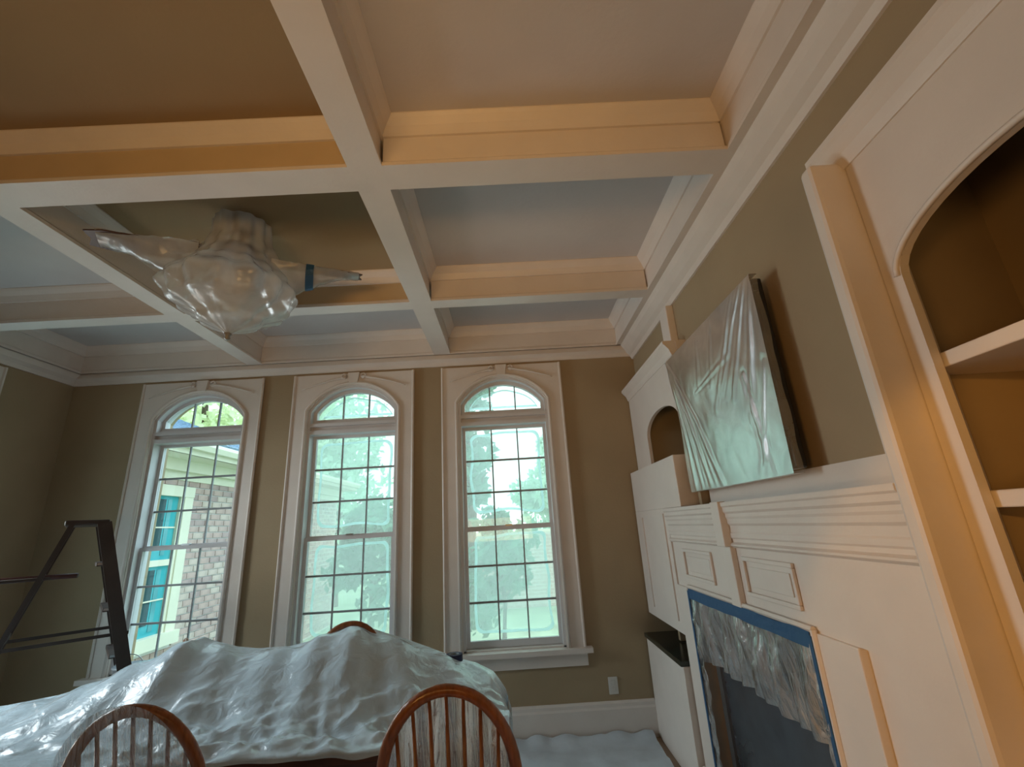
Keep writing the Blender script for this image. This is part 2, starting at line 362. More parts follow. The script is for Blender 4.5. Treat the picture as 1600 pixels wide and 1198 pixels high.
glassm = bpy.data.materials.new('clear_glass'); glassm.use_nodes = True
nt = glassm.node_tree; nt.nodes.clear(); o_ = nt.nodes.new('ShaderNodeOutputMaterial'); tr_ = nt.nodes.new('ShaderNodeBsdfTransparent'); tr_.inputs[0].default_value = (.93, .98, .98, 1)
gl_ = nt.nodes.new('ShaderNodeBsdfGlossy'); gl_.inputs['Roughness'].default_value = .02; mx_ = nt.nodes.new('ShaderNodeMixShader'); mx_.inputs[0].default_value = .015
nt.links.new(tr_.outputs[0], mx_.inputs[1]); nt.links.new(gl_.outputs[0], mx_.inputs[2]); nt.links.new(mx_.outputs[0], o_.inputs[0])
bfn = lambda u, v, w: (u, BACK+w, v)
make_window('window_1', 'left arched window with clear panes looking onto a brick house', bfn, WC[0], False)
make_window('window_2', 'middle arched window, green blurred through masking film', bfn, WC[1], True)
make_window('window_3', 'right arched window beside the corner, brightest sky behind film', bfn, WC[2], True)
make_window('window_4', 'side window on the left wall at the frame edge', lambda u, v, w: (LW-w, u, v), LWIN, False)

# masking films over windows 2 and 3
def rrect(u0, u1, v0, v1, r, n=5, wob=0):
    pts = []
    for cx, cz, a0 in ((u1-r, v1-r, 0), (u0+r, v1-r, PI/2), (u0+r, v0+r, PI), (u1-r, v0+r, 1.5*PI)):
        for i in range(n+1): pts.append((cx+r*math.cos(a0+PI/2*i/n), cz+r*math.sin(a0+PI/2*i/n)))
    out = []
    for i, p in enumerate(pts):
        q = pts[(i+1) % len(pts)]; d = math.dist(p, q); k = max(1, int(d/.05))
        for j in range(k):
            x, z = p[0]+(q[0]-p[0])*j/k, p[1]+(q[1]-p[1])*j/k
            out.append((x+wob*noise.noise(Vector((x*4, z*4, wob*99))), z+wob*noise.noise(Vector((z*4, x*4, 5+wob*50)))))
    return out
def winfilm(c, v0, v1, seed, label, arch=False):
    t = thing('masking_film', label, 'plastic film', (c, BACK+.150, 0), 0, None)
    g = HW-.03
    if arch:
        out = [(-g, v0), (g, v0)]+arcpts(g, ZSP, ZTOP-ZSP-.035)[::-1]
        inn = [(-g+.045, v0+.05)]+[(x*.99, z) for x, z in arcpts(g-.045, ZSP-.03, ZTOP-ZSP-.05)]+[(g-.045, v0+.05)]
        inn = [(x+.012*noise.noise(Vector((x*5, z*5, seed))), z+.02*noise.noise(Vector((x*6, z*5, seed+4)))) for x, z in inn]
    else:
        out = [(-g, v0), (g, v0), (g, v1), (-g, v1)]
        m = .055; lo = .06 if seed % 2 else .11
        inn = rrect(-g+m, g-m, v0+lo, v1-m+.01, .06, wob=.02+.002*seed)
    bm = bmesh.new(); prism(bm, out, XZ, -.002, -.0005); link('outer_sheet', bm, filmedge, t)
    bm = bmesh.new(); prism(bm, inn, XZ, -.0065, -.0035); link('inner_sheet', bm, filmwin, t)
    bm = bmesh.new(); cxm = sum(q[0] for q in inn)/len(inn); czm = sum(q[1] for q in inn)/len(inn)
    ib = [(x-.022*(1 if x > cxm else -1)*min(1, abs(x-cxm)/.15), z-.022*(1 if z > czm else -1)*min(1, abs(z-czm)/.12)) for x, z in inn]
    va = [bm.verts.new((x, -.010, z)) for x, z in inn]; vb = [bm.verts.new((x, -.014, z)) for x, z in ib]
    for q in range(len(inn)): bm.faces.new((va[q], va[(q+1) % len(inn)], vb[(q+1) % len(inn)], vb[q]))
    link('rolled_edge', bm, filmrim, t)
for c, nm, sd in ((WC[1], 'middle', 1), (WC[2], 'right', 4)):
    winfilm(c, 2.56, 2.8, sd, 'rounded plastic film inside the arched light of the %s window' % nm, True)
    winfilm(c, 1.56, 2.42, sd+2, 'plastic film over the upper sash of the %s window' % nm)
    winfilm(c, .66, 1.53, sd+1, 'plastic film over the lower sash of the %s window' % nm)

# ------------------------------------------------------------------ neighbour's wing outside (wall plane x = -4.3)
WX = -4.3
hs = thing('neighbouring_house', 'brick house wing with cream trimmed window seen through the left window', 'house', (WX, 6, -.4))
hp = lambda nm, bm, m, par=hs, **k: (lambda o: (setattr(o, 'location', (-WX, -6, .4)) if par is hs else None, o)[1])(link(nm, bm, m, par, **k))
wallo = hp('brick_wall', B((WX-.3, WX-.012, 4.6, 11.5, -.4, 2.42)), mortar)
wy0, wy1, wz0, wz1 = 5.25, 6.22, .45, 2.28
bl, bh, jt = .215, .067, .016
def brickmesh(mi, l=bl):
    bm = bmesh.new(); addbox(bm, 0, .022, 0, l-.012, 0, bh, 0); me = bpy.data.meshes.new('brick'); bm.to_mesh(me); bm.free(); me.materials.append(brickm[mi]); return me
bmesh_full = [brickmesh(i) for i in range(3)]
nb = 0; rest = [bmesh.new() for _ in range(3)]
row = 0; z = -.36
while z+bh < 2.42:
    y = 4.65+(bl/2 if row % 2 else 0)
    while y < 11.4:
        l = bl
        inwin = (y+l > wy0-.01 and y < wy1 and z+bh > wz0 and z < wz1)
        if inwin:
            y2 = y
            if y < wy1 and y+l > wy1+.05 and y > wy0: y = wy1+.005; l = (y2+l)-wy1
            else: y += bl; continue
        mi = random.choice((0, 0, 1, 2))
        if 6.2 < y < 8.3 and .30 < z and nb < 300 and l == bl:
            o = bpy.data.objects.new('brick', bmesh_full[mi]); C.objects.link(o); o.parent = wallo; o.location = (WX-.014+random.uniform(0, .004), y, z); nb += 1
        else: addbox(rest[mi], WX-.014, WX+.008, y, y+l-.012, z, z+bh)
        y = (y2 if inwin else y)+bl
    z += bh+jt; row += 1
for mi in range(3):
    o = link('distant_bricks', rest[mi], brickm[mi], wallo); o['kind'] = 'stuff'
hp('frieze_board', B((WX-.02, WX+.03, 4.6, 11.5, 2.36, 2.46)), cream)
hp('soffit', B((WX-.1, WX+.42, 4.6, 11.6, 2.60, 2.63)), cream)
hp('fascia', B((WX+.40, WX+.43, 4.6, 11.6, 2.60, 2.70)), cream)
bm = bmesh.new(); prism(bm, [(WX+.43, 2.66), (WX+.50, 2.66), (WX+.53, 2.72), (WX+.53, 2.76), (WX+.515, 2.76), (WX+.50, 2.70), (WX+.445, 2.70), (WX+.445, 2.76), (WX+.43, 2.76)], XZ, 4.6, 11.6)
hp('gutter', bm, cream)
hp('cornice_board', B((WX-.02, WX+.12, 4.6, 11.5, 2.46, 2.60)), cream)
bm = bmesh.new(); prism(bm, [(WX+.46, 2.76), (WX+.46, 2.79), (WX-2.6, 4.1), (WX-2.6, 4.0)], XZ, 4.5, 8.6)
rf = hp('roof', bm, shingle)
bm = bmesh.new()
for i in range(18):
    x = WX+.46-i*.165; zz = 2.79+i*.165*(1.31/3.06)
    y = 4.5-(i % 2)*.12
    while y < 8.5:
        w = .24; prism(bm, [(x, zz+.004), (x+.01, zz+.022), (x-.165, zz+.085), (x-.165, zz+.06)], XZ, max(4.5, y), min(8.6, y+w-.01)); y += w
o = link('shingle_courses', bm, shingle, rf); o['kind'] = 'stuff'
# its window
hw_ = hp('window', B((WX-.02, WX+.05, wy0, wy0+.14, wz0+.1, wz1), (WX-.02, WX+.05, wy1-.16, wy1, wz0+.1, wz1), (WX-.02, WX+.06, wy0, wy1, wz1-.13, wz1), (WX-.02, WX+.10, wy0-.03, wy1+.03, wz0-.02, wz0+.12),
    (WX-.02, WX+.03, wy0+.13, wy1-.15, 1.33, 1.40), (WX-.02, WX+.035, wy1-.21, wy1-.15, wz0+.1, wz1), (WX-.02, WX+.035, wy0+.13, wy0+.18, wz0+.1, wz1)), cream)
for z0, z1 in ((wz0+.12, 1.33), (1.40, wz1-.13)):
    link('pane', B((WX-.01, WX+.0, wy0+.14, wy1-.16, z0, z1)), cyanpane, hw_)
    link('dark_gap', B((WX+.001, WX+.004, 5.70, 5.80, z0+.12, z1-.04)), curtain, hw_)
    link('curtain', B((WX+.001, WX+.006, 5.50, 5.56, z0+.05, z1-.04), (WX+.001, WX+.006, 5.83, 5.90, z0+.05, z1-.04)), curtainp, hw_)
    link('muntin', B((WX, WX+.012, wy0+.14, wy1-.16, (z0+z1)/2-.008, (z0+z1)/2+.008)), cream, hw_)
# ------------------------------------------------------------------ garden
def tree(loc, h, r, m, label, n=2600, ls=.16, grp=None):
    t = thing('tree', label, 'tree', loc)
    bm = bmesh.new(); tube(bm, [(0, 0, 0), (.05, .03, h*.35), (-.04, .05, h*.75)], [.13*h/5, .09*h/5, .03*h/5], 8)
    for k in range(5):
        a = k*1.3; tube(bm, [(0, .02, h*(.35+.07*k)), (r*.5*math.cos(a), r*.5*math.sin(a), h*(.5+.08*k))], [.05*h/5, .015], 6)
    link('trunk', bm, bark, t)
    bm = bmesh.new(); rnd = random.Random(int(loc[0]*100)+int(h*10)); blobs = [(Vector((rnd.gauss(0, r*.42), rnd.gauss(0, r*.35), h*.62+rnd.gauss(0, h*.17))), rnd.uniform(.3, .55)*r) for _ in range(22)]
    for i in range(n):
        c, br = rnd.choice(blobs); d = Vector((rnd.gauss(0, 1), rnd.gauss(0, 1), rnd.gauss(0, 1))).normalized()*br*rnd.uniform(.6, 1)
        p = c+d; u = Vector((rnd.gauss(0, 1), rnd.gauss(0, 1), rnd.gauss(0, 1))).normalized(); v = u.orthogonal().normalized(); s = ls*rnd.uniform(.6, 1.3)
        if p.z < .2: continue
        vs = [bm.verts.new(p+u*s), bm.verts.new(p+v*s*.5), bm.verts.new(p-u*s), bm.verts.new(p-v*s*.5)]; bm.faces.new(vs)
    o = link('foliage', bm, m, t); o['kind'] = 'stuff'
GZ = -.4
struct(link('ground', B((-30, 30, 4.22, 60, GZ-.1, GZ)), grass), 'green lawn outside the windows', 'ground')
tree((-9.6, 14.0, GZ), 8.4, 2.6, leafy, 'pale yellow green tree rising above the neighbouring roof', 4200)
tree((-5.4, 14.5, GZ), 6.6, 2.2, leafl, 'pale tree blurred behind the middle window', 3000)
tree((-2.75, 9.2, GZ), 2.7, .75, leafd, 'dark green shrub behind the lower sash of the middle window', 2200, .11)
tree((-.95, 10.4, GZ), 6.4, .8, leafd, 'tall dark green tree at the left side of the right window', 3000, .13)
tree((-.25, 8.2, GZ), 2.2, .6, leafd, 'round green shrub in the lower half of the right window', 1900, .10)
tree((1.6, 15.5, GZ), 4.6, 1.2, leafl, 'pale tree at the right edge of the right window', 2400)
gw = thing('garden_wall', 'pinkish garden wall beyond the right window', 'wall', (0, 12.3, GZ))
gwb = link('wall_body', B((-1.6, 3.2, 0, .25, 0, 1.75)), mortar, gw)
bm = bmesh.new()
for rI in range(20):
    for k in range(22):
        x = -1.6+k*.22+(.11 if rI % 2 else 0)
        if x+.2 < 3.2: addbox(bm, x, x+.205, -.01, .02, .01+rI*.085, .08+rI*.085)
o = link('brick_courses', bm, brickm[2], gw); o['kind'] = 'stuff'
link('coping', B((-1.65, 3.25, -.05, .3, 1.75, 1.82)), cream, gw)

# ------------------------------------------------------------------ built-in bookcases
def arch_face(bm, y0, y1, oy0, oy1, zb, zsp, rise, zt, x0, x1):
    addbox(bm, x0, x1, y0, oy0, zb, zt); addbox(bm, x0, x1, oy1, y1, zb, zt)
    c = (oy0+oy1)/2; h = (oy1-oy0)/2
    pts = [(c-h*math.cos(PI*i/20), zsp+rise*math.sin(PI*i/20)) for i in range(21)]
    for (a, za), (b, zb2) in zip(pts, pts[1:]): prism(bm, [(a, za), (b, zb2), (b, zt), (a, zt)], YZ, x0, x1)
    return pts
def capm(bm, y0, y1, x, zt, far):
    pr_ = [(x+.03, zt-.10), (x-.006, zt-.10), (x-.012, zt-.085), (x-.02, zt-.06), (x-.045, zt-.03), (x-.055, zt-.02), (x-.055, zt), (x+.03, zt)]
    prism(bm, pr_, XZ, y0, y1)
nbk = thing('built_in_bookcase', 'warm lit white built-in bookcase with arched top at the right edge', 'bookcase', (1.35, .6, 0))
def K(par, nm, bm, m, **k):
    o = link(nm, bm, m, par, **k); o.location = -par.location; return o
FX = 1.12
bm = bmesh.new(); arch_face(bm, -.6, 1.168, .39, 1.11, 1.05, 2.16, .145, 2.65, FX, FX+.025); addbox(bm, FX, FX+.025, -.6, .39, 0, 1.05); addbox(bm, FX, FX+.025, .39, 1.168, 0, 1.05)
K(nbk, 'face_frame', bm, white)
bm = bmesh.new(); tube(bm, [(FX-.002, .75-.372*math.cos(PI*i/24), 2.155+.157*math.sin(PI*i/24)) for i in range(25)], .009, 6); K(nbk, 'arch_moulding', bm, white, smooth=True)
K(nbk, 'back_panel', B((1.53, 1.55, -.55, 1.25, 0, 2.6)), niche)
K(nbk, 'side_panel', B((FX+.03, 1.53, 1.20, 1.25, 0, 2.62)), niche); K(nbk, 'side_panel', B((FX+.03, 1.53, .20, .25, 0, 2.62)), niche)
K(nbk, 'top_panel', B((FX+.03, 1.53, -.55, 1.25, 2.60, 2.64)), white)
for zz in (1.88, 1.525, 1.17): K(nbk, 'shelf', B((FX+.03, 1.53, .25, 1.20, zz, zz+.04), bev=.004), white)
bm = bmesh.new(); capm(bm, -.6, 1.25, FX, 2.67, 0); addbox(bm, FX+.031, 1.235, -.6, 1.253, 2.602, 2.671); K(nbk, 'crown_cap', bm, white)
K(nbk, 'corner_post', B((1.01, 1.22, 1.17, 1.225, 0, 2.60), bev=.014), white)

fbk = thing('built_in_bookcase', 'white built-in bookcase in the far corner, its arch half hidden by the television', 'bookcase', (1.35, 3.4, 0))
bm = bmesh.new(); arch_face(bm, 2.81, 3.99, 2.87, 3.60, 1.90, 2.16, .145, 2.65, FX, FX+.025); K(fbk, 'face_frame', bm, white)
K(fbk, 'back_panel', B((1.53, 1.55, 2.82, 3.98, .7, 2.6)), niche)
K(fbk, 'side_panel', B((FX+.03, 1.53, 3.62, 3.66, .7, 2.6)), niche); K(fbk, 'side_panel', B((FX+.03, 1.53, 2.82, 2.86, .7, 2.6)), niche)
K(fbk, 'end_panel', B((FX+.026, 1.24, 2.803, 2.818, 1.93, 2.60)), white)
K(fbk, 'top_panel', B((FX+.03, 1.53, 2.82, 3.98, 2.60, 2.64)), white)
K(fbk, 'lower_panel', B((1.045, 1.5, 3.18, 3.985, .83, 1.602), (1.045, 1.5, 2.90, 3.985, 1.602, 1.925), bev=.004), white)
K(fbk, 'panel_moulding', B((1.035, 1.045, 3.25, 3.27, .9, 1.55), (1.035, 1.045, 3.78, 3.80, .9, 1.55), (1.035, 1.045, 3.25, 3.80, 1.55, 1.57)), white)
K(fbk, 'counter', B((.985, 1.5, 3.18, 3.985, .66, .69), bev=.004), granite)
K(fbk, 'recess_back', B((1.40, 1.42, 3.18, 3.985, .69, .83)), black)
K(fbk, 'base_cabinet', B((1.0, 1.5, 3.18, 3.985, 0, .66), bev=.003), white)
bm = bmesh.new(); capm(bm, 2.80, 3.99, FX, 2.67, 0); addbox(bm, FX+.031, 1.235, 2.795, 3.99, 2.602, 2.671); K(fbk, 'crown_cap', bm, white)
K(fbk, 'corner_post', B((1.165, 1.22, 2.90, 3.04, 2.67, 2.98), bev=.006), white)

# ------------------------------------------------------------------ fireplace surround
fs = thing('fireplace_surround', 'white panelled fireplace surround with stepped mantel below the television', 'fireplace', (1.2, 2.37, 0))
MX = 1.05
Y0, Y1 = 1.227, 3.17
K(fs, 'frieze', B((MX, 1.22, Y0, Y1, 1.13, 1.60)), white)
K(fs, 'wall_strip', B((1.195, 1.22, Y0, 2.80, 1.60, 1.70)), white)
# stepped mantel mouldings running the whole way
bm = bmesh.new()
prof = [(MX+.01, 1.39), (MX-.008, 1.39), (MX-.022, 1.40), (MX-.022, 1.408), (MX-.008, 1.416), (MX-.008, 1.43), (MX-.014, 1.437), (MX-.014, 1.455), (MX-.010, 1.462), (MX-.010, 1.49), (MX-.018, 1.50), (MX-.018, 1.52), (MX-.022, 1.53), (MX-.022, 1.545), (MX-.030, 1.555), (MX-.030, 1.575), (MX-.036, 1.582), (MX-.036, 1.60), (MX+.01, 1.60)]
prism(bm, prof, XZ, Y0, 3.17)
K(fs, 'mantel_shelf', bm, white)
K(fs, 'mantel_return', B((MX-.01, MX+.15, 3.172, 3.178, 1.13, 1.60)), white)
# centre strip, panels
K(fs, 'centre_strip', B((MX-.028, MX, 2.28, 2.37, 1.13, 1.395), (MX-.05, MX-.01, 2.28, 2.37, 1.395, 1.605), bev=.004), white)
def rpanel(y0, y1, z0, z1):
    w = .018
    f = K(fs, 'panel_moulding', B((MX-.014, MX, y0, y1, z0, z0+w), (MX-.014, MX, y0, y1, z1-w, z1), (MX-.014, MX, y0, y0+w, z0+w, z1-w), (MX-.014, MX, y1-w, y1, z0+w, z1-w), bev=.004), white)
    link('panel', B((MX-.006, MX, y0+.04, y1-.04, z0+.04, z1-.04), bev=.003), white, f)
rpanel(2.57, 2.985, 1.19, 1.355); rpanel(1.83, 2.225, 1.19, 1.355); 
for y0, y1 in ((2.97, 3.17), (1.57, 1.785)):
    K(fs, 'leg', B((MX-.012, 1.22, y0, y1, 0, 1.13), (MX-.03, MX, y0-.0, y1+.0, 0, .16), bev=.005), white)
bm = bmesh.new(); tube(bm, [(MX-.014, 2.975, .0), (MX-.014, 2.975, 1.14)], .012, 6); tube(bm, [(MX-.014, 1.78, .0), (MX-.014, 1.78, 1.14)], .012, 6); tube(bm, [(MX-.014, 1.78, 1.14), (MX-.014, 2.975, 1.14)], .012, 6)
K(fs, 'opening_moulding', bm, white)
K(fs, 'side_panel', B((MX+.015, 1.22, Y0, 1.57, 0, 1.13)), white)
K(fs, 'firebox', B((1.55, 1.6, 1.785, 2.97, 0, 1.13), (1.22, 1.55, 1.74, 1.785, 0, 1.13), (1.22, 1.55, 2.97, 3.0, 0, 1.13), (1.10, 1.55, 1.785, 2.97, 1.09, 1.13), (1.10, 1.55, 1.785, 2.97, 0, .03)), firebox)
K(fs, 'fire_door', B((1.10, 1.115, 1.80, 2.82, .05, .80)), fireglass)
K(fs, 'door_frame', B((1.085, 1.115, 2.82, 2.87, .05, 1.09), (1.085, 1.115, 1.79, 1.81, .05, 1.09), (1.09, 1.12, 1.81, 2.82, .80, .82)), steel)
# film + tape over the firebox
def firef(u, v):
    y = 1.80+1.15*u; z = 1.12-.36*v*(1+.0*u)
    if v > .85: z += .02*noise.noise(Vector((y*6, 3, 1)))
    x = 1.035+.035*noise.noise(Vector((y*9+z*3, z*3, 2)))*min(1, v*4)+.012*math.sin(y*55+3*noise.noise(Vector((y*3, z*4, 0)))) * min(1, v*5)
    return (x+.03*v, y, z)
mf = thing('masking_film', 'crinkled clear film hanging over the top of the firebox', 'plastic film', (1.04, 2.37, .76))
bm = bmesh.new(); grid(bm, 110, 36, firef); K(mf, 'hanging_sheet', bm, firefilm, smooth=True)
bm = bmesh.new(); grid(bm, 6, 50, lambda u, v: (1.03+.02*noise.noise(Vector((u*4, v*14, 7))), 2.88+.075*u+.008*math.sin(v*23), 1.1-1.06*v)); K(mf, 'side_sheet', bm, firefilm, smooth=True)
bm = bmesh.new(); grid(bm, 5, 50, lambda u, v: (1.03+.02*noise.noise(Vector((u*4, v*14, 17))), 1.785+.045*u, 1.1-1.06*v)); K(mf, 'side_sheet', bm, firefilm, smooth=True)
bm = bmesh.new(); grid(bm, 30, 3, lambda u, v: (1.024+.003*noise.noise(Vector((u*9, v*3, 0))), 1.79+1.16*u, 1.132-.055*v+.006*noise.noise(Vector((u*7, 1, v)))))
ta = K(mf, 'blue_tape', bm, blue); 
K(mf, 'blue_tape', B((1.022, 1.026, 1.782, 1.80, .0, 1.12)), blue)
K(mf, 'blue_tape', B((1.022, 1.026, 2.945, 2.965, .0, 1.12)), blue)

# ------------------------------------------------------------------ television with plastic cover
tv = thing('television', 'black flat television under plastic mounted on the chimney wall', 'television', (1.22, 2.28, 2.1))
TY0, TY1, TZ0, TZ1 = 1.78, 2.80, 1.70, 2.54
K(tv, 'body', B((1.12, 1.165, TY0, TY1, TZ0, TZ1), bev=.008), black)
K(tv, 'screen', B((1.116, 1.12, TY0+.02, TY1-.02, TZ0+.02, TZ1-.02)), black)
K(tv, 'wall_bracket', B((1.165, 1.22, 2.15, 2.45, 1.95, 2.25), bev=.005), black)
K(tv, 'back_housing', B((1.165, 1.195, 2.0, 2.6, 1.78, 2.2), bev=.01), black)
folds = [((0, 1), (.42, .0), .020, .010), ((0, 1), (.28, 0), .018, .009), ((0, 1), (.17, 0), .014, .008), ((0.0, .98), (.08, 0), .012, .008),
         ((1, 1), (.80, .30), .020, .012), ((.96, 1), (.68, .45), .014, .008), ((.92, 1), (.58, .52), .014, .008), ((.85, 1), (.50, .45), .010, .008), ((1, .98), (.97, .60), .022, .012), ((.80, .55), (.86, .0), .016, .010), ((.30, .62), (.72, .70), .010, .006),
         ((.97, .55), (.80, .0), .014, .008), ((.62, .98), (.50, .6), .008, .008), ((.45, .98), (.36, .65), .007, .008)]
def tvh(u, v):
    h = 0
    for (u0, v0), (u1, v1), d, w in folds:
        dx, dy = u1-u0, v1-v0; L2 = dx*dx+dy*dy; s = max(0, min(1, ((u-u0)*dx+(v-v0)*dy)/L2))
        px, py = u0+s*dx, v0+s*dy; q = math.hypot(u-px, (v-py)*.85); w2 = w*(.6+1.2*s)
        h += d*(1-.6*s)*(math.exp(-(q/w2)**2)-.6*math.exp(-((q-2.2*w2)/w2)**2))
    h += .010*noise.noise(Vector((u*5, v*4, 3)))+.004*noise.noise(Vector((u*18, v*6, 9)))
    e = min(u, v, 1-u, 1-v); return h*min(1, e*12+.25)
def tvf(u, v):
    # slightly skewed bag: far top corner is pulled out
    y = TY1+.012-(TY1-TY0+.024)*u; z = TZ0-.02+(TZ1-TZ0+.035)*v
    y += .11*(1-u)*v**2*.9; z += .0*v
    y += .012*math.sin(v*9)*(1 if u < .02 else 0)
    x = 1.098+.012*v-.004
    return (x-tvh(u, v)*.38, y, z)
cv = thing('plastic_cover', 'pale wrinkled plastic cover pulled over the wall television', 'plastic cover', (1.12, 2.28, 1.68))
bm = bmesh.new(); grid(bm, 130, 110, tvf); K(cv, 'front_sheet', bm, tvfilm, smooth=True)
def rim(pts_a):
    bm = bmesh.new(); n = len(pts_a); dep = .04
    va = [bm.verts.new(p) for p in pts_a]; vb = [bm.verts.new((1.098+dep+.012*noise.noise(Vector((p[1]*8, p[2]*8, 0))), p[1], p[2])) for p in pts_a]
    for i in range(n-1): bm.faces.new((va[i], va[i+1], vb[i+1], vb[i]))
    return bm
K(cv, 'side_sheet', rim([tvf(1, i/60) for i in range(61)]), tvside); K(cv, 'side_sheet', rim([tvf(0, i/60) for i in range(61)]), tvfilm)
K(cv, 'bottom_sheet', rim([tvf(i/60, 0) for i in range(61)]), tvfilm); K(cv, 'top_sheet', rim([tvf(i/60, 1) for i in range(61)]), tvfilm)

# ------------------------------------------------------------------ outlet
ol = thing('wall_outlet', 'white wall outlet on the back wall right of the windows', 'outlet', (.70, 4.0, .34))
link('cover_plate', B((-.036, .036, -.008, 0, -.058, .058), bev=.003), plate, ol)
for s in (-1, 1): link('socket', B((-.016, .016, -.011, -.006, s*.024-.014, s*.024+.014), bev=.003), plate, ol)
o = link('outlet_tag', B((-.034, .034, -.002, 0, -.01, .01)), plate, ol) if False else None

# ------------------------------------------------------------------ wrapped ceiling fan
FC = Vector((-1.50, 2.27, 0))
fan = thing('ceiling_fan', 'brown ceiling fan wrapped in clear plastic, hanging in the left coffer', 'ceiling fan', (FC.x, FC.y, ZP))
fl = lambda nm, bm, m, **k: link(nm, bm, m, fan, **k)
bm = bmesh.new(); lathe(bm, [(.09, 0), (.09, -.02), (.07, -.06), (.03, -.08)]); fl('canopy', bm, bronze, smooth=True)
bm = bmesh.new(); tube(bm, [(0, 0, -.06), (0, 0, -.2)], .014, 10); fl('downrod', bm, bronze)
bm = bmesh.new(); lathe(bm, [(.03, -.17), (.10, -.19), (.13, -.23), (.13, -.29), (.08, -.33), (.05, -.36)]); fl('motor_housing', bm, bronze, smooth=True)
bm = bmesh.new(); lathe(bm, [(.05, -.35), (.08, -.38), (.11, -.45), (.10, -.52), (.05, -.56), (.01, -.57)]); fl('glass_bowl', bm, mat('frosted_bowl', (.7, .62, .5), .3), smooth=True)
ZBL = -.25
angs = [204, 21, 113]
tips = []
for a in angs:
    a = math.radians(a); d = Vector((math.cos(a), math.sin(a), 0)); n = Vector((-d.y, d.x, 0))
    bm = bmesh.new(); L = .66
    out = [(.16, -.045), (.30, -.06), (.60, -.068), (.68, -.05), (L, 0), (.68, .05), (.60, .068), (.30, .06), (.16, .045)]
    fnb = lambda u, v, w: tuple(d*u+n*v+Vector((0, 0, ZBL+w+v*.22-.02*u)))
    prism(bm, out, fnb, -.004, .004); bl_ = fl('blade', bm, fanbrown)
    bm = bmesh.new(); prism(bm, [(.08, -.02), (.2, -.03), (.2, .03), (.08, .02)], lambda u, v, w: fnb(u, v, w-.012), -.003, .003); link('blade_arm', bm, bronze, bl_)
# plastic bag on the fan
bag = thing('plastic_cover', 'clear plastic bag tied around the ceiling fan and its blades', 'plastic cover', (FC.x, FC.y, 2.62))
def bagf(u, v):
    th = u*2*PI; z = -.03-.70*v            # relative to panel
    prof = [(0, .15), (.15, .15), (.28, .18), (.38, .22), (.50, .28), (.62, .33), (.74, .29), (.88, .15), (1, .012)]
    r = 0
    for (a, ra), (b, rb) in zip(prof, prof[1:]):
        if a <= v <= b: r = ra+(rb-ra)*ss(a, b, v); break
    star = 0
    for a in angs:
        dd = (th-math.radians(a)+PI) % (2*PI)-PI
        star = max(star, math.exp(-(dd/.35)**2))
    r *= 1+.35*(star-.4)*math.exp(-((v-.38)/.18)**2)
    r *= 1+.10*noise.noise(Vector((math.cos(th)*2.2, math.sin(th)*2.2, v*2.5)))+.035*math.sin(th*14+2*noise.noise(Vector((math.cos(th), math.sin(th), v*3))))
    zz = z-.03*star*math.exp(-((v-.45)/.2)**2)
    return (r*math.cos(th), r*math.sin(th), ZP-2.62+zz)
bm = bmesh.new(); grid(bm, 120, 60, bagf); link('bag', bm, fanfilm, bag, smooth=True, doub=True)
for k, a in enumerate(angs):
    a = math.radians(a); d = Vector((math.cos(a), math.sin(a), 0)); n = Vector((-d.y, d.x, 0))
    sag = [.24, .28, .14][k]; L = (.63, .66, .64)[k]
    def slv(u, v, d=d, n=n, sag=sag, L=L):
        s = .18+(L-.18)*u; th = v*2*PI
        w = .085*(1-.25*u)+.010*math.sin(th*5+u*6); hh = (.012+sag*(1-u)**1.5) if math.sin(th) < 0 else .014
        p = d*s+n*(w*math.cos(th))+Vector((0, 0, ZP-2.62+ZBL-.02*s+w*math.cos(th)*.22+hh*math.sin(th)+.008*noise.noise(Vector((u*12, th, k)))))
        return tuple(p)
    bm = bmesh.new(); grid(bm, 30, 24, slv); link('blade_sleeve', bm, fanfilm, bag, smooth=True, doub=True)
    if k == 1:
        bm = bmesh.new(); grid(bm, 2, 24, lambda u, v: tuple(Vector(slv(.38+.09*u, v))+(n*math.cos(v*2*PI)*.006+Vector((0, 0, .006*math.sin(v*2*PI)))))); link('blue_tape', bm, blue, bag)
bm = bmesh.new(); tube(bm, [(.09, -.02, ZP-2.62-.05), (.11, .0, ZP-2.62-.05), (.10, .04, ZP-2.62-.055)], .014, 8, flat=.8); link('dark_tape', bm, navy, bag)
bm = bmesh.new(); lathe(bm, [(.004, -.02), (.016, -.012), (.012, .004), (.022, .016), (.012, .03)], (0, 0, 0), 10); link('knot', bm, mat('knot_plastic', (.25, .25, .24), .3), bag, smooth=True)

# ------------------------------------------------------------------ stepladder on the left
ld = thing('stepladder', 'dark stepladder standing left of the left window', 'ladder', (-3.0, 3.4, 0))
lk = lambda nm, bm, m, **k: K(ld, nm, bm, m, **k)
lk('top_cap', B((-3.16, -2.93, 3.22, 3.58, 1.72, 1.755), bev=.008), darkmetal)
def rail(x0, z0, x1, z1, y, w, t=.03):
    bm = bmesh.new(); d = Vector((x1-x0, 0, z1-z0)).normalized(); n = Vector((-d.z, 0, d.x))
    a = Vector((x0, y, z0)); b = Vector((x1, y, z1))
    prism(bm, [(0, -w/2), (1, -w/2), (1, w/2), (0, w/2)], lambda u, v, q: tuple(a+(b-a)*u+n*v+Vector((0, q, 0))), -t/2, t/2); return bm
for y in (3.22, 3.58): lk('front_rail', rail(-2.96, 1.73, -2.50, 0.0, y+(.08 if y > 3.4 else -.08), .075), darkmetal)
for y in (3.24, 3.56): lk('rear_rail', rail(-3.12, 1.73, -3.62, 0.0, y+(.05 if y > 3.4 else -.05), .028, .025), darkmetal)
